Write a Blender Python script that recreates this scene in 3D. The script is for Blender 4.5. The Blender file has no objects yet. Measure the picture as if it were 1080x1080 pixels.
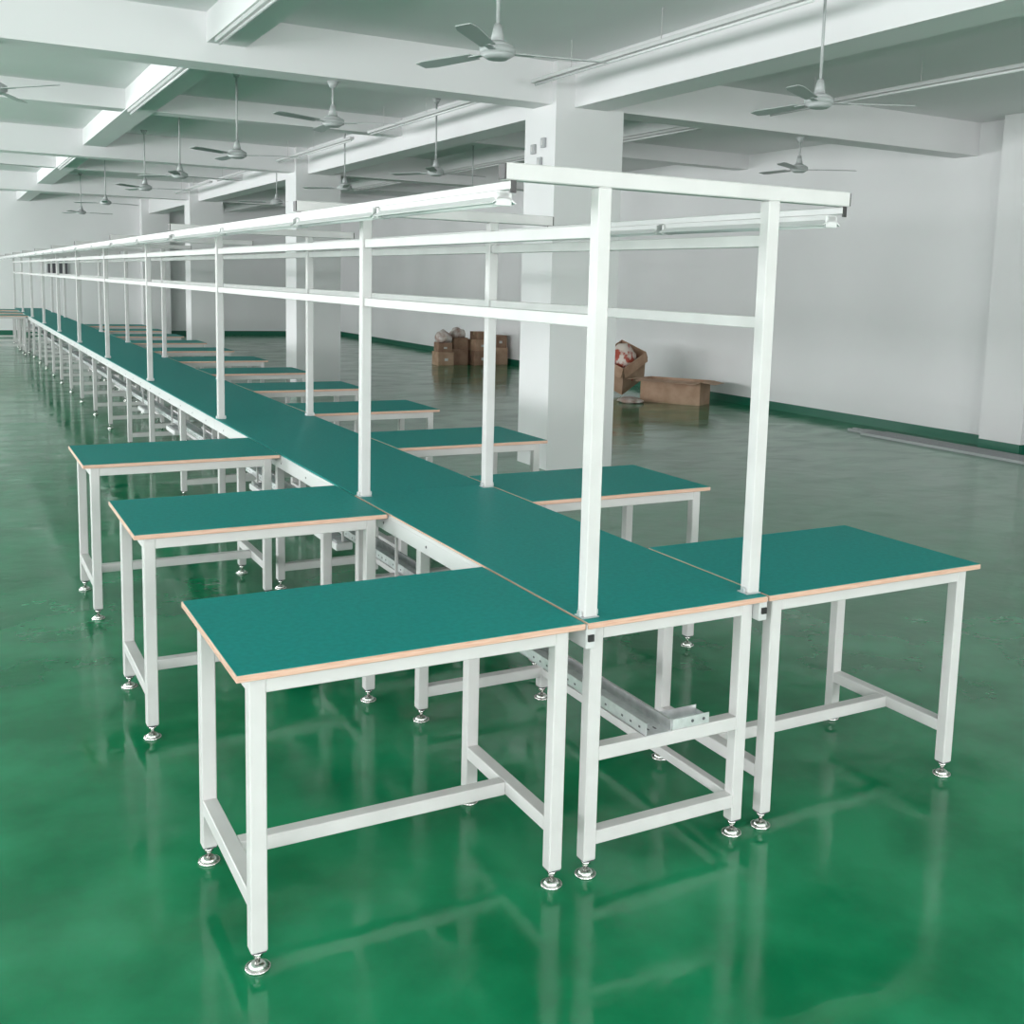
import bpy, bmesh, math, random
from mathutils import Matrix, Vector, Euler, noise
random.seed(4)
scn=bpy.context.scene
try:
    scn.view_settings.view_transform='Standard'
except Exception: pass
COL=scn.collection

# ------------------------------------------------------------ materials
def mat(name,color,rough=.5,metal=0,spec=.5,emit=None,estr=0):
    m=bpy.data.materials.new(name); m.use_nodes=True
    b=m.node_tree.nodes['Principled BSDF']
    b.inputs['Base Color'].default_value=(*color,1); b.inputs['Roughness'].default_value=rough
    b.inputs['Metallic'].default_value=metal
    b.inputs['Specular IOR Level'].default_value=spec
    if emit:
        b.inputs['Emission Color'].default_value=(*emit,1); b.inputs['Emission Strength'].default_value=estr
    return m
def noisy(m,c1,c2,scale=5,detail=4,bump=0,bscale=50,r=None,stretch=None,pos=(.35,.65),rs=None):
    nt=m.node_tree; b=nt.nodes['Principled BSDF']
    tc=nt.nodes.new('ShaderNodeTexCoord'); mp=nt.nodes.new('ShaderNodeMapping')
    if stretch: mp.inputs['Scale'].default_value=stretch
    nt.links.new(tc.outputs['Object'],mp.inputs['Vector'])
    n=nt.nodes.new('ShaderNodeTexNoise'); n.inputs['Scale'].default_value=scale; n.inputs['Detail'].default_value=detail
    nt.links.new(mp.outputs[0],n.inputs['Vector'])
    cr=nt.nodes.new('ShaderNodeValToRGB'); cr.color_ramp.elements[0].position=pos[0]; cr.color_ramp.elements[1].position=pos[1]
    cr.color_ramp.elements[0].color=(*c1,1); cr.color_ramp.elements[1].color=(*c2,1)
    nt.links.new(n.outputs['Fac'],cr.inputs[0]); nt.links.new(cr.outputs[0],b.inputs['Base Color'])
    if r:
        src=n
        if rs:
            mp2=nt.nodes.new('ShaderNodeMapping'); mp2.inputs['Scale'].default_value=rs[1]; mp2.inputs['Rotation'].default_value=(0,0,.5)
            nt.links.new(tc.outputs['Object'],mp2.inputs['Vector'])
            src=nt.nodes.new('ShaderNodeTexNoise'); src.inputs['Scale'].default_value=rs[0]; src.inputs['Detail'].default_value=7; src.inputs['Distortion'].default_value=1.0
            nt.links.new(mp2.outputs[0],src.inputs['Vector'])
        mr=nt.nodes.new('ShaderNodeMapRange'); mr.inputs['From Min'].default_value=.35; mr.inputs['From Max'].default_value=.68
        mr.inputs['To Min'].default_value=r[0]; mr.inputs['To Max'].default_value=r[1]
        nt.links.new(src.outputs['Fac'],mr.inputs['Value']); nt.links.new(mr.outputs[0],b.inputs['Roughness'])
    if bump:
        n2=nt.nodes.new('ShaderNodeTexNoise'); n2.inputs['Scale'].default_value=bscale; n2.inputs['Detail'].default_value=3
        nt.links.new(tc.outputs['Object'],n2.inputs['Vector'])
        bp=nt.nodes.new('ShaderNodeBump'); bp.inputs['Strength'].default_value=bump; bp.inputs['Distance'].default_value=.02
        nt.links.new(n2.outputs['Fac'],bp.inputs['Height']); nt.links.new(bp.outputs[0],b.inputs['Normal'])
    return m
M_floor=noisy(mat('green_epoxy',(.01,.2,.09),.1,spec=.5),(.001,.145,.056),(.012,.222,.096),scale=2.4,detail=12,bump=.12,bscale=5.0,r=(.08,.22),pos=(.38,.62),rs=(1.5,(1,2.0,1)))
M_wall=noisy(mat('wall_paint',(.7,.71,.72),.8),(.77,.77,.775),(.81,.81,.815),scale=.6)
M_ceil=noisy(mat('ceiling_paint',(.7,.72,.72),.85),(.78,.77,.78),(.81,.80,.81),scale=.5)
M_col=noisy(mat('column_paint',(.72,.74,.74),.7),(.77,.765,.77),(.81,.805,.81),scale=.8)
M_base=mat('green_baseboard_paint',(.005,.12,.07),.4)
M_lam=noisy(mat('green_laminate',(0,.16,.13),.5,spec=.15),(.0,.220,.202),(.001,.250,.230),scale=60,detail=2,bump=.05,bscale=400)
M_edge=noisy(mat('birch_edge',(.62,.42,.28),.5),(.56,.32,.23),(.66,.44,.34),scale=14,stretch=(1,1,18))
M_white=noisy(mat('white_powder_coat',(.75,.76,.77),.42,spec=.35),(.55,.54,.535),(.59,.58,.575),scale=8)
M_alu=mat('white_aluminium',(.57,.57,.57),.35,.1)
M_bar=mat('dull_aluminium',(.40,.41,.42),.5,.1)
M_chrome=mat('chrome',(.75,.74,.72),.2,1)
M_galv=noisy(mat('galvanised_steel',(.6,.62,.64),.28,.7),(.62,.63,.64),(.76,.77,.78),scale=30)
M_black=mat('black_plastic',(.015,.015,.015),.4)
M_dark=mat('dark_slot',(.08,.08,.09),.6)
M_lamp=mat('white_lamp_housing',(.60,.60,.60),.35)
M_tube=mat('frosted_tube',(.72,.73,.73),.25)
M_fan=mat('fan_enamel',(.42,.44,.44),.4)
M_card=noisy(mat('cardboard',(.30,.17,.10),.8),(.23,.13,.085),(.33,.205,.14),scale=6)
M_card2=noisy(mat('cardboard_pale',(.38,.24,.15),.8),(.38,.235,.155),(.48,.32,.225),scale=6)
M_tape=mat('packing_tape',(.40,.29,.18),.25)
M_bag=noisy(mat('plastic_bag',(.6,.55,.5),.4),(.34,.22,.18),(.7,.67,.64),scale=9,bump=.6,bscale=14)
M_red=noisy(mat('red_packaging',(.5,.1,.06),.5),(.42,.08,.05),(.70,.62,.56),scale=6,pos=(.47,.53),bump=.5,bscale=9)
M_label=mat('paper_label',(.6,.6,.58),.6)
M_glass=mat('daylight_pane',(.8,.85,.9),.1,emit=(.95,.98,1),estr=1.3)
M_grille=mat('grey_plastic',(.42,.43,.44),.5)

# ------------------------------------------------------------ mesh helper
class B:
    def __init__(s): s.bm=bmesh.new(); s.mats=[]
    def _mi(s,m):
        if m not in s.mats: s.mats.append(m)
        return s.mats.index(m)
    def box(s,x0,x1,y0,y1,z0,z1,m,bev=.0):
        r=bmesh.ops.create_cube(s.bm,size=1)
        c=Vector(((x0+x1)/2,(y0+y1)/2,(z0+z1)/2))
        for v in r['verts']: v.co=Vector((v.co.x*(x1-x0),v.co.y*(y1-y0),v.co.z*(z1-z0)))+c
        vs=r['verts']
        if bev>0:
            es=list({e for v in vs for e in v.link_edges})
            rr=bmesh.ops.bevel(s.bm,geom=es,offset=bev,segments=1,affect='EDGES')
            vs=list({v for v in rr['verts']}|{v for v in vs if v.is_valid})
        i=s._mi(m)
        for f in {f for v in vs for f in v.link_faces}: f.material_index=i
        return vs
    def cyl(s,p0,p1,r0,r1,m,seg=16,caps=True):
        p0=Vector(p0);p1=Vector(p1);d=p1-p0
        r=bmesh.ops.create_cone(s.bm,cap_ends=caps,segments=seg,radius1=r0,radius2=r1,depth=d.length)
        q=d.to_track_quat('Z','Y').to_matrix()
        for v in r['verts']: v.co=q@v.co+(p0+p1)/2
        i=s._mi(m)
        for f in {f for v in r['verts'] for f in v.link_faces}:
            f.material_index=i; f.smooth=len(f.verts)==4
        return r['verts']
    def poly(s,pts,faces,m):
        vs=[s.bm.verts.new(p) for p in pts]; i=s._mi(m)
        for f in faces:
            g=s.bm.faces.new([vs[k] for k in f]); g.material_index=i
        return vs
    def prism(s,prof,y0,y1,m):
        n=len(prof)
        pts=[(x,y0,z) for x,z in prof]+[(x,y1,z) for x,z in prof]
        fs=[[k,(k+1)%n,n+(k+1)%n,n+k] for k in range(n)]+[list(range(n))[::-1],[n+k for k in range(n)]]
        s.poly(pts,fs,m)
    def mesh(s,name):
        bmesh.ops.recalc_face_normals(s.bm,faces=s.bm.faces[:])
        me=bpy.data.meshes.new(name); s.bm.to_mesh(me); s.bm.free()
        for m in s.mats: me.materials.append(m)
        return me
def obj(name,me,loc=(0,0,0),parent=None,label=None,cat=None,group=None,kind=None,rz=0):
    o=bpy.data.objects.new(name,me); COL.objects.link(o)
    o.location=loc; o.rotation_euler=(0,0,rz)
    if parent: o.parent=parent
    if label: o["label"]=label
    if cat: o["category"]=cat
    if group: o["group"]=group
    if kind: o["kind"]=kind
    return o
def empty(name,loc,label,cat,group=None,rz=0):
    o=obj(name,None,loc,None,label,cat,group,rz=rz); o.empty_display_size=.2; return o
def dup(root,loc,rz=None,label=None):
    def cp(o,par):
        n=o.copy(); COL.objects.link(n)
        if par: n.parent=par; n.matrix_parent_inverse=o.matrix_parent_inverse.copy()
        for c in o.children: cp(c,n)
        return n
    n=cp(root,None); n.location=loc
    if rz is not None: n.rotation_euler=(0,0,rz)
    if label: n["label"]=label
    return n

# ------------------------------------------------------------ room
CZ=3.5
RX=8.2; LX=-9.0; FY=27.6; NY=-6.5
def struct(name,boxes,m,bev=0):
    b=B()
    for q in boxes: b.box(*q,m,bev)
    me=b.mesh(name); return obj(name,me,kind='structure')
struct('floor',[(LX-.2,RX+.2,NY-.2,FY+.2,-.2,0)],M_floor)
struct('ceiling',[(LX-.2,RX+.2,NY-.2,FY+.2,CZ,CZ+.2)],M_ceil)
struct('wall_right',[(RX,RX+.2,NY-.2,FY+.2,0,CZ)],M_wall)
struct('wall_back',[(LX,RX,FY,FY+.2,0,CZ)],M_wall)
wins=[(y,y+3.0) for y in (-5.3,-1.3,2.7,7.4,11.4,15.6,19.6,23.4)]
bx=[(LX-.2,LX,NY-.2,FY+.2,0,.95),(LX-.2,LX,NY-.2,FY+.2,2.85,CZ)]
prev=NY-.2
for a,c in wins:
    bx.append((LX-.2,LX,prev,a,.95,2.85)); prev=c
bx.append((LX-.2,LX,prev,FY+.2,.95,2.85))
struct('wall_left',bx,M_wall)
for k,(a,c) in enumerate(wins):
    b=B(); b.box(LX-.12,LX-.10,a+.04,c-.04,.99,2.81,M_glass)
    for yy in (a,(a+c)/2-.02,c-.04): b.box(LX-.15,LX-.05,yy,yy+.04,.95,2.85,M_white)
    for zz in (.95,2.2,2.81): b.box(LX-.15,LX-.05,a,c,zz,zz+.04,M_white)
    obj('window_%d'%(k+1),b.mesh('window'),kind='structure')
wn=[(-7.5,-4.0),(-3.0,.5),(1.5,5.0)]
bx=[(LX,RX,NY-.2,NY,0,.95),(LX,RX,NY-.2,NY,2.85,CZ)]; prev=LX
for a,c in wn:
    bx.append((prev,a,NY-.2,NY,.95,2.85)); prev=c
bx.append((prev,RX,NY-.2,NY,.95,2.85))
struct('wall_front',bx,M_wall)
for k,(a,c) in enumerate(wn):
    b=B(); b.box(a+.04,c-.04,NY-.12,NY-.10,.99,2.81,M_glass)
    for xx in (a,(a+c)/2-.02,c-.04): b.box(xx,xx+.04,NY-.15,NY-.05,.95,2.85,M_white)
    for zz in (.95,2.2,2.81): b.box(a,c,NY-.15,NY-.05,zz,zz+.04,M_white)
    obj('window_%d'%(k+9),b.mesh('window'),kind='structure')
struct('baseboard_right',[(RX-.015,RX,NY,FY,0,.11)],M_base)
struct('baseboard_back',[(LX,RX-.015,FY-.015,FY,0,.11)],M_base)
YC=[5.83,13.5,21.2]; CW=(2.84,3.52); CD=.55
t=0
def trim(boxes,m=M_col):
    global t; t+=1
    return struct('trim_%d'%t,boxes,m)
BZ=3.15
for y in YC: trim([(CW[0],CW[1],y,y+CD,0,CZ)])
trim([(RX-.24,RX,4.9,5.42,0,CZ)],M_col)
trim([(RX-.255,RX-.24,4.9,5.42,0,.11)],M_base)
trim([(RX-.24,RX-.015,4.885,4.9,0,.11)],M_base)
for y in YC+[-1.85]: trim([(LX,RX,y+.08,y+.40,BZ,CZ)],M_ceil)
for y in (9.8,17.4): trim([(LX,RX,y,y+.25,3.30,CZ)],M_ceil)
trim([(3.02,3.34,NY,FY,BZ-.02,CZ)],M_ceil)
trim([(-5.0,-4.65,NY,FY,BZ-.02,CZ)],M_ceil)
trim([(-.02,.26,NY,FY,3.29,CZ)],M_ceil)
trim([(5.0,5.26,6.3,FY,3.29,CZ)],M_ceil)
trim([(CW[0],CW[1],FY-.3,FY,0,CZ)])
for y,z in ((6.02,2.84),(6.20,2.80),(6.08,2.68)):
    b=B(); b.box(-.025,0,-.033,.033,-.042,.042,M_grille,.004); b.box(-.030,-.024,-.014,.014,-.022,.022,M_white,.002)
    obj('switch_box',b.mesh('switch_box'),(CW[0],y,z),label='small grey fan switch box mounted on the column',cat='switch',group='switch boxes on the column')

# ------------------------------------------------------------ side workbench
L=.9144; D=.628; H=.75; h=.311
ET=.0165
def foot_mesh():
    b=B(); b.cyl((0,0,0),(0,0,.006),.030,.030,M_chrome,20); b.cyl((0,0,.006),(0,0,.018),.029,.012,M_chrome,20)
    b.cyl((0,0,.018),(0,0,.055),.006,.006,M_chrome,10); b.cyl((0,0,.034),(0,0,.043),.013,.013,M_chrome,6)
    return b.mesh('leveling_foot')
FOOT=foot_mesh()
ZA=H-ET-.0015
def leg_mesh(zt):
    b=B(); b.box(-.02,.02,-.02,.02,.05,zt,M_white,.003); b.box(-.017,.017,-.017,.017,.047,.052,M_dark)
    return b.mesh('leg')
LEG=leg_mesh(ZA)
bw=empty('workbench',(-h-.004-L/2,D/2,0),'green-topped white steel workbench with pale wooden edge beside the assembly line','workbench','side workbenches')
hx,hy=L/2,D/2; ly=.047; lx=.055
b=B(); b.box(-hx,hx,-hy,hy,ZA,H-.0015,M_edge,.002); obj('edge_banding',b.mesh('edge_banding'),parent=bw,label='pale wooden edge of the top')
b=B(); b.box(-hx+.003,hx-.003,-hy+.003,hy-.003,H-.0015,H,M_lam); obj('tabletop',b.mesh('tabletop'),parent=bw,label='green laminate table surface')
b=B()
for s in (-1,1):
    b.box(-hx+lx+.0195,hx-lx-.0195,s*(hy-ly)-.0197,s*(hy-ly)+.0197,.690,ZA,M_white,.002)
    b.box(s*(hx-lx)-.0197,s*(hx-lx)+.0197,-hy+ly+.0195,hy-ly-.0195,.690,ZA,M_white,.002)
obj('apron_frame',b.mesh('apron_frame'),parent=bw)
for sx in (-1,1):
    for sy in (-1,1):
        l=obj('leg',LEG,(sx*(hx-lx),sy*(hy-ly),0),bw); obj('leveling_foot',FOOT,(0,0,0),l,label='chrome leveling foot')
    b=B(); b.box(sx*(hx-lx)-.0197,sx*(hx-lx)+.0197,-hy+ly+.0195,hy-ly-.0195,.155,.195,M_white,.002)
    for sy in (-1,1): b.cyl((sx*(hx-lx)+.0197,sy*(hy-ly-.05),.175),(sx*(hx-lx)+.024,sy*(hy-ly-.05),.175),.006,.006,M_chrome,8)
    obj('side_rail',b.mesh('side_rail'),parent=bw)
b=B(); b.box(-hx+lx+.02,hx-lx-.02,-.02,.02,.1555,.1945,M_white,.002); obj('stretcher',b.mesh('stretcher'),parent=bw)
XL=-h-.004-L/2; XR=h+.004+L/2
for y in (1.458,2.955): dup(bw,(XL,y+D/2,0))
ry=[0,1.46,2.965,4.50,6.0,7.5,9.0,10.5,12.0,13.5,15.0,16.5]
for y in ry: dup(bw,(XR,y+D/2,0))
for y in (20.5,22.0,23.5): dup(bw,(XL,y+D/2,0))

# ------------------------------------------------------------ centre line benches
PY=[.0505,1.8152,4.4144,6.9873]
while PY[-1]+2.57<25.5: PY.append(PY[-1]+2.57)
bounds=[0]+[ (p+.045) for p in PY[1:]]
def line_bench(y0,y1,first=False):
    Ls=y1-y0-.0015
    e=empty('assembly_line_bench',(0,y0,0),'long narrow green-topped white steel bench forming the assembly line','workbench','assembly line benches')
    if first: e["label"]='end section of the green-topped assembly line bench with wooden front edge'
    b=B(); b.box(-h+.004,h-.004,0,Ls,ZA,H-.0015,M_edge if first else M_lam,.0015); obj('edge_banding',b.mesh('edge_banding'),parent=e,label='pale wooden edge of the top')
    b=B(); b.box(-h+.006,h-.006,.003 if first else 0,Ls,H-.0015,H,M_lam); obj('tabletop',b.mesh('tabletop'),parent=e,label='green laminate table surface')
    for s in (-1,1):
        b=B(); b.box(min(s*h,s*(h-.030)),max(s*h,s*(h-.030)),.004,Ls,.676,ZA,M_alu,.002)
        b.box(min(s*h,s*(h-.004)),max(s*h,s*(h-.004)),.004,Ls,ZA-.001,.744,M_alu)
        k=.25
        while k<Ls: b.cyl((s*h,k,.705),(s*(h+.0015),k,.705),.005,.005,M_dark,8); k+=.42
        obj('side_profile',b.mesh('side_profile'),parent=e,label='white aluminium side rail')
        if first:
            b=B(); b.box(s*(h-.014)-.009,s*(h-.014)+.009,-.002,.004,.697,.716,M_black,.001); obj('end_cap',b.mesh('end_cap'),parent=e,label='black plastic end cap')
    ys=[.05,Ls/2] if not first else [.05,Ls-.62]
    for yy in ys:
        for s in (-1,1):
            l=obj('leg',LEG,(s*(h-.052),yy,0),e); obj('leveling_foot',FOOT,(0,0,0),l,label='chrome leveling foot')
        for z in (.115,.36):
            b=B(); b.box(-h+.071,h-.071,yy-.0197,yy+.0197,z-.02,z+.02,M_white,.002); obj('crossbar',b.mesh('crossbar'),parent=e)
        b=B(); b.box(-h+.071,h-.071,yy-.0197,yy+.0197,.690,ZA,M_white,.002); obj('apron_frame',b.mesh('apron_frame'),parent=e)
    for s in (1,):
        b=B(); b.box(s*(h-.052)-.0145,s*(h-.052)+.0145,ys[0]+.0195,ys[1]-.0195,.10,.130,M_white,.002); obj('side_rail',b.mesh('side_rail'),parent=e)
    return e
def tray(y0,y1):
    b=B(); x0,x1=-.085,.0; z=.3805; hh=.036
    b.box(x0,x1,y0,y1,z,z+.0015,M_galv); b.box(x0,x0+.0015,y0,y1,z,z+hh,M_galv); b.box(x1-.0015,x1,y0,y1,z,z+hh,M_galv)
    b.box(x0,x0+.008,y0,y1,z+hh,z+hh+.0015,M_galv); b.box(x1-.008,x1,y0,y1,z+hh,z+hh+.0015,M_galv)
    k=y0+.03; j=0
    while k<min(y1-.03,y0+2.6):
        if j%4!=3: b.box(x0-.0006,x0,k,k+.009,z+.014,z+.020,M_dark)
        if j%2==0: b.box(x0+.028,x0+.033,k,k+.016,z+.0015,z+.0022,M_dark); b.box(x0+.052,x0+.057,k,k+.016,z+.0015,z+.0022,M_dark)
        k+=.045; j+=1
    return obj('cable_tray',b.mesh('cable_tray'),label='galvanised perforated cable tray beneath the assembly line',cat='cable tray',group='cable trays')
for i in range(len(bounds)-1):
    line_bench(bounds[i],bounds[i+1],i==0)
    tray(bounds[i]+(.03 if i==0 else .002),bounds[i+1]-.002)
b=B(); b.box(.01,.14,.035,.0365,.3805,.412,M_galv); b.box(.01,.14,.0985,.100,.3805,.412,M_galv); b.box(.01,.14,.0365,.0985,.3805,.382,M_galv); b.box(.1385,.14,.0365,.0985,.382,.400,M_galv)
b.cyl((.08,.034,.396),(.08,.0352,.396),.005,.005,M_dark,8); b.cyl((.12,.034,.396),(.12,.0352,.396),.005,.005,M_dark,8)
obj('tray_bracket',b.mesh('tray_bracket'),label='small galvanised channel bracket resting on the end crossbar',cat='bracket')
b=B(); b.box(-.24,-.16,0,.34,.0,.035,M_lamp,.004)
for k in range(4): b.box(-.23,-.17,.02+k*.08,.075+k*.08,.035,.041,M_grille,.003)
for dd in (0.02,.30): b.box(-.205,-.195,dd,dd+.01,.035,.331,M_white)
me=b.mesh('power_socket_strip')
for k,y in enumerate((1.35,2.3,3.55,5.0,6.2,7.6)):
    obj('power_socket_strip',me,(0,y,.40),label='grey power socket strip hung beneath the assembly line',cat='power strip',group='power strips')

# ------------------------------------------------------------ gantries
def gantry(y,ynext,first=False):
    e=empty('post_frame',(0,y,H),'white steel post frame with cross beam standing on the line','frame','post frames')
    zt=1.8852-H
    for s in (-1,1):
        b=B(); b.box(s*.2804-.02,s*.2804+.02,-.02,.02,.004,zt,M_white,.003)
        obj('post',b.mesh('post'),parent=e)
        b=B(); b.box(s*.2804-.026,s*.2804+.026,-.0205,.026,0.0005,.004,M_galv,.001)
        b.box(s*.2804-.03,s*.2804-.020,-.008,.008,.004,.02,M_galv,.002); b.box(s*.2804+.020,s*.2804+.03,-.008,.008,.004,.02,M_galv,.002)
        obj('base_bracket',b.mesh('base_bracket'),parent=e,label='small bolted base bracket')
        if ynext:
            for z in (1.5441,1.775):
                b=B(); b.box(s*.2804-.013,s*.2804+.013,.02,ynext-y-.0212,z-H-.017,z-H+.017,M_white,.002); obj('longitudinal_rail',b.mesh('longitudinal_rail'),parent=e)
                b=B(); b.box(s*.2804+.0135,s*.2804+.016,.02,.040,z-H-.012,z-H+.012,M_black)
                obj('angle_bracket',b.mesh('angle_bracket'),parent=e,label='small dark angle bracket')
    b=B(); b.box(-.565,.565,-.02,.02,zt,zt+.042,M_white,.003); obj('cross_beam',b.mesh('cross_beam'),parent=e)
    for s in (-1,1):
        b=B(); b.box(s*.566-.003,s*.566+.003,-.018,.018,zt+.002,zt+.040,M_black,.001)
        b.box(s*.545-.008,s*.545+.008,-.0205,-.016,zt-.03,zt+.0,M_black,.001); obj('end_cap',b.mesh('end_cap'),parent=e,label='black plastic end cap')
        if ynext:
            b=B(); b.box(s*.545-.009,s*.545+.009,-.02,ynext-y-.0212,zt-.022,zt-.001,M_alu,.002); obj('lamp_rail',b.mesh('lamp_rail'),parent=e,label='slim rail carrying the lamps')
    return e
def lamp_mesh(n):
    b=B()
    b.prism([(-.013,0),(.013,0),(.013,-.014),(.033,-.029),(.032,-.0315),(.011,-.019),(-.011,-.019),(-.032,-.0315),(-.033,-.029),(-.013,-.014)],0,n,M_lamp)
    for yy in (0,n-.010): b.box(-.022,.022,yy,yy+.010,-.037,-.003,M_lamp,.002)
    return b.mesh('lamp_housing')
def tube_mesh(n):
    b=B(); b.cyl((0,.010,-.029),(0,n-.010,-.029),.008,.008,M_tube,12); return b.mesh('lamp_tube')
def lamp_pair(n): return n,lamp_mesh(n),tube_mesh(n)
LA=lamp_pair(.84); LB=lamp_pair(1.22)
for i,y in enumerate(PY):
    yn=PY[i+1] if i+1<len(PY) else None
    gantry(y,yn,i==0)
    if yn:
        n,LM,TM=LA if i==0 else LB
        for s in (-1,1):
            for q in (0,1):
                e=empty('tube_lamp',(s*.545,y+.03+q*(n+.035),1.8628),'white fluorescent tube lamp with reflector under the lamp rail','lamp','tube lamps over the line')
                obj('lamp_housing',LM,parent=e); obj('lamp_tube',TM,parent=e)

# ------------------------------------------------------------ ceiling fans
def fan(x,y,rz=0,z=2.75,top=None,label='grey ceiling fan with three blades on a long rod'):
    top=top or CZ
    if top<CZ: label='grey three-bladed ceiling fan on a short rod under the beam'
    e=empty('ceiling_fan',(x,y,top),label,'ceiling fan','ceiling fans')
    d=z-top
    b=B(); b.cyl((0,0,d+.05),(0,0,-.03),.009,.009,M_fan,10); obj('downrod',b.mesh('downrod'),parent=e)
    b=B(); b.cyl((0,0,-.05),(0,0,0),.022,.045,M_fan,18); obj('canopy',b.mesh('canopy'),parent=e)
    b=B(); b.cyl((0,0,d-.035),(0,0,d-.012),.05,.088,M_fan,24); b.cyl((0,0,d-.012),(0,0,d+.022),.088,.088,M_fan,24); b.cyl((0,0,d+.022),(0,0,d+.05),.088,.036,M_fan,24); b.cyl((0,0,d+.05),(0,0,d+.13),.036,.018,M_fan,16)
    obj('motor_housing',b.mesh('motor_housing'),parent=e)
    for k in range(3):
        b=B(); b.box(.07,.19,-.018,.018,-.006,-.001,M_fan)
        pts=[];n=6
        for j in range(n+1):
            u=.16+(.57-.16)*j/n; w=.036+.012*j/n if j<n else .034
            for sg in (-1,1): pts.append((u,sg*w,sg*w*.16))
        pts2=[(a,c,q-.004) for a,c,q in pts]; N=len(pts)
        fs=[]
        for j in range(n):
            a=2*j; fs+= [[a,a+2,a+3,a+1],[N+a,N+a+1,N+a+3,N+a+2],[a,N+a,N+a+2,a+2],[a+1,a+3,N+a+3,N+a+1]]
        fs+=[[0,1,N+1,N],[N-2,2*N-2,2*N-1,N-1]]
        b.poly(pts+pts2,fs,M_fan)
        bl=obj('fan_blade',b.mesh('fan_blade'),(0,0,d),e); bl.rotation_euler=(0,0,rz+k*2*math.pi/3)
    return e
F=math.radians
for x,y,r in [(.65,2.55,-12),(.71,8.1,-25),(.70,10.8,10),(.68,13.1,-15),(.68,17.0,20),(.7,20.7,0),
              (2.84,2.65,-28),(2.80,8.28,0),(2.70,10.9,15),(2.8,14.4,40),(4.6,8.2,20),(4.6,11.2,50),(-1.3,10.8,20)]:
    fan(x,y,rz=F(r))
for x,r in ((.97,-35),(5.78,-30),(-1.40,-52)): fan(x,6.07,rz=F(r),z=2.84,top=BZ)
def strip(x,y0,y1,wire):
    e=empty('ceiling_strip_light',(x,y0,CZ),'long white fluorescent strip light hung under the ceiling','ceiling light','ceiling strip lights')
    n=y1-y0
    b=B(); b.box(-.028,.028,0,n,-.242,-.212,M_lamp,.003); obj('lamp_housing',b.mesh('lamp_housing'),parent=e)
    b=B(); b.cyl((0,.03,-.254),(0,n-.03,-.254),.011,.011,M_tube,8); obj('lamp_tube',b.mesh('lamp_tube'),parent=e)
    if wire:
        k=.3
        while k<n:
            b=B(); b.cyl((0,k,-.212),(0,k,0),.003,.003,M_white,6); obj('suspension_wire',b.mesh('suspension_wire'),parent=e); k+=1.2
for x,rr in ((.02,((2.4,5.7),(6.27,9.75),(14.2,17.2))),(2.55,((2.4,5.7),(6.45,9.6),(10.2,13.4),(14.2,17.3),(17.8,21.1))),(5.04,((2.4,5.7),(6.45,9.6),(10.2,13.4),(14.2,17.3)))):
    for a,c in rr: strip(x,a,c,1<x<4 or (x>4 and a<3))

# ------------------------------------------------------------ boxes
def carton(w,d,hh,m,loc,rz=0,label='brown sealed cardboard carton on the floor',tilt=None,open_=False,lab=True,group=None,fl=None,fa=(.9,1.1)):
    e=empty('cardboard_box',loc,label,'box',group,rz)
    if tilt: e.rotation_euler=tilt
    if not open_:
        b=B(); b.box(-w/2,w/2,-d/2,d/2,0,hh,m,.006); obj('carton_body',b.mesh('carton_body'),parent=e)
        b=B(); b.box(-w/2-.001,w/2+.001,-.025,.025,hh-.06,hh+.0015,M_tape); obj('packing_tape',b.mesh('packing_tape'),parent=e)
        if lab:
            b=B(); b.box(-w*.1,w*.12,-d/2-.002,-d/2,hh*.35,hh*.55,M_label); obj('shipping_label',b.mesh('shipping_label'),parent=e)
    else:
        q=.006; b=B()
        b.box(-w/2,w/2,-d/2,d/2,0,q,m); b.box(-w/2,-w/2+q,-d/2,d/2,q,hh,m); b.box(w/2-q,w/2,-d/2,d/2,q,hh,m)
        b.box(-w/2+q,w/2-q,-d/2,-d/2+q,q,hh,m); b.box(-w/2+q,w/2-q,d/2-q,d/2,q,hh,m)
        obj('carton_body',b.mesh('carton_body'),parent=e)
        fl=fl or min(w,d)*.45
        for s,ax in ((-1,'x'),(1,'x'),(-1,'y'),(1,'y')):
            b=B()
            if ax=='x': b.box(min(0,s*fl),max(0,s*fl),-d/2,d/2,-.003,.003,M_card2); o=obj('flap',b.mesh('flap'),(s*w/2,0,hh),e); o.rotation_euler=(0,s*fa[0],0)
            else: b.box(-w/2,w/2,min(0,s*fl),max(0,s*fl),-.003,.003,M_card2); o=obj('flap',b.mesh('flap'),(0,s*d/2,hh),e); o.rotation_euler=(-s*fa[1],0,0)
    return e
G='stacked cartons by the wall'
for i,(x,y,z,w,d,hh) in enumerate([(6.76,17.0,0,.32,.4,.26),(7.12,17.12,0,.33,.4,.31),(7.52,16.95,0,.38,.4,.28),(7.94,17.05,0,.36,.4,.34),(6.76,17.0,.261,.28,.34,.18),(7.12,17.12,.311,.30,.36,.22),(7.50,16.98,.281,.33,.34,.22),(7.54,17.0,.502,.26,.30,.15),(7.93,17.05,.341,.31,.36,.24)]):
    carton(w,d,hh,M_card if i%3 else M_card2,(x,y,z),random.uniform(-.18,.18),group=G,lab=i%2==0,label='brown cardboard carton stacked by the white wall')
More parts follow.
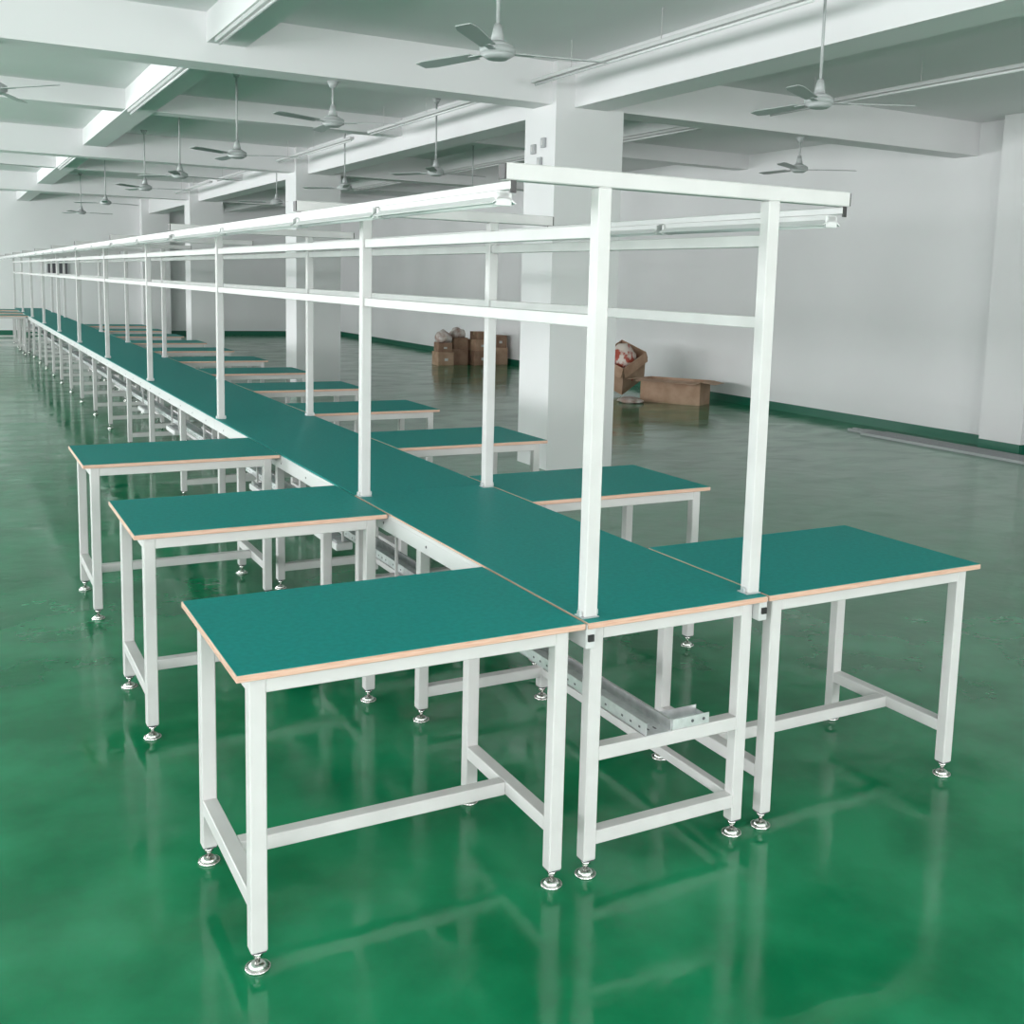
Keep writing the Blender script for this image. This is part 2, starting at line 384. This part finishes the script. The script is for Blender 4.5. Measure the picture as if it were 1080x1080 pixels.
def lump(name,loc,s,m,label,cat,seed):
    bm=bmesh.new(); bmesh.ops.create_icosphere(bm,subdivisions=3,radius=1)
    for v in bm.verts:
        k=1+.28*noise.noise(v.co*1.7+Vector((seed,0,0)))+.1*noise.noise(v.co*5)
        v.co=Vector((v.co.x*s[0]*k,v.co.y*s[1]*k,max(v.co.z*k,-.55)*s[2]+.55*s[2]))
    me=bpy.data.meshes.new(name); bm.to_mesh(me); bm.free(); me.materials.append(m)
    for p in me.polygons: p.use_smooth=True
    return obj(name,me,loc,label=label,cat=cat)
lump('plastic_bag',(6.76,17.0,.443),(.16,.15,.15),M_bag,'crumpled pale plastic bag on top of the cartons','bag',1)
lump('plastic_bag',(7.12,17.12,.533),(.15,.15,.12),M_bag,'small crumpled plastic bag on top of cartons','bag',4)
e=carton(.54,.46,.50,M_card2,(7.22,11.35,.21),.5,'slumped brown cardboard box with red and white contents by the wall',tilt=(0.40,-.45,.25),open_=True,fl=.16,fa=(1.2,1.3))
lp=lump('packed_contents',(0,0,.05),(.26,.22,.37),M_red,None,None,3)
lp["label"]='crumpled red and white packaging'; lp.parent=e
carton(.90,.42,.33,M_card2,(7.36,10.15,0),-1.0,'low brown cardboard box lying on the floor',open_=True,fl=.21,fa=(.12,.10))
lump('plastic_bag',(6.70,10.3,0),(.16,.2,.05),M_bag,'flattened packing plastic lying on the green floor','bag',7)
for k in range(7):
    x=7.70+k*.055+random.uniform(-.003,.003); y0=3.6+random.uniform(-.3,.3)
    if x>7.9: y0-=.9
    b=B(); b.box(-.022,.022,-1.5,1.5,0,.03,M_bar,.002); b.box(-.008,.008,-1.501,1.501,.026,.0305,M_dark)
    o=obj('aluminium_bar',b.mesh('aluminium_bar'),(min(x,7.91)-.15,3.9+1.4+random.uniform(-.3,.3),0) if False else (7.50+k*.055,5.3+random.uniform(-.3,.3),0),label='loose grey aluminium bar lying by the wall',cat='metal bar',group='loose bars on the floor')
b=B(); b.box(0,.5,-.05,.0,.9,1.35,M_grille,.004); b.box(.03,.47,-.055,-.045,.93,1.32,M_dark,.002)
obj('wall_control_box',b.mesh('wall_control_box'),(.6,FY,.55),label='small dark control box mounted on the white wall',cat='control box')

# ------------------------------------------------------------ lights
def area(x,y,z,sx,sy,rot,p,c=(1,1,1)):
    l=bpy.data.lights.new('daylight','AREA'); l.shape='RECTANGLE'; l.size=sx; l.size_y=sy; l.energy=p; l.color=c
    o=bpy.data.objects.new('window_daylight',l); COL.objects.link(o); o.location=(x,y,z); o.rotation_euler=rot
    return o
for i,(a,c) in enumerate(wins): area(LX+.35,(a+c)/2,1.9,1.7,2.9,(0,-math.pi/2-.15,0),(170,170,195,250,275,275,265,245)[i],(.99,.985,1))
for a,c in wn: area((a+c)/2,NY+.35,1.9,3.4,1.7,(math.pi/2+.2,0,0),165,(1,.99,.985))
w=bpy.data.worlds.new('World'); scn.world=w; w.use_nodes=True
w.node_tree.nodes['Background'].inputs[0].default_value=(.8,.9,1,1); w.node_tree.nodes['Background'].inputs[1].default_value=.6

# ------------------------------------------------------------ camera
def cammat(yaw,pitch,roll):
    cy,sy=math.cos(yaw),math.sin(yaw); cp,sp=math.cos(pitch),math.sin(pitch)
    f=Vector((sy*cp,cy*cp,-sp)); r=Vector((cy,-sy,0)); d=f.cross(r)
    cr,sr=math.cos(roll),math.sin(roll)
    R_=r*cr+d*sr; D_=r*(-sr)+d*cr
    return Matrix((R_,-D_,-f)).transposed()
cam=bpy.data.cameras.new('camera'); co=bpy.data.objects.new('camera',cam); COL.objects.link(co)
m=cammat(.5133,.1314,-.0281).to_4x4(); m.translation=Vector((-1.7739,-2.3466,1.6393)); co.matrix_world=m
cam.sensor_width=36; cam.lens=1137.57/1080*36; cam.shift_x=(540-576.76)/1080; cam.shift_y=(449.07-540)/1080
cam.clip_end=200
scn.camera=co
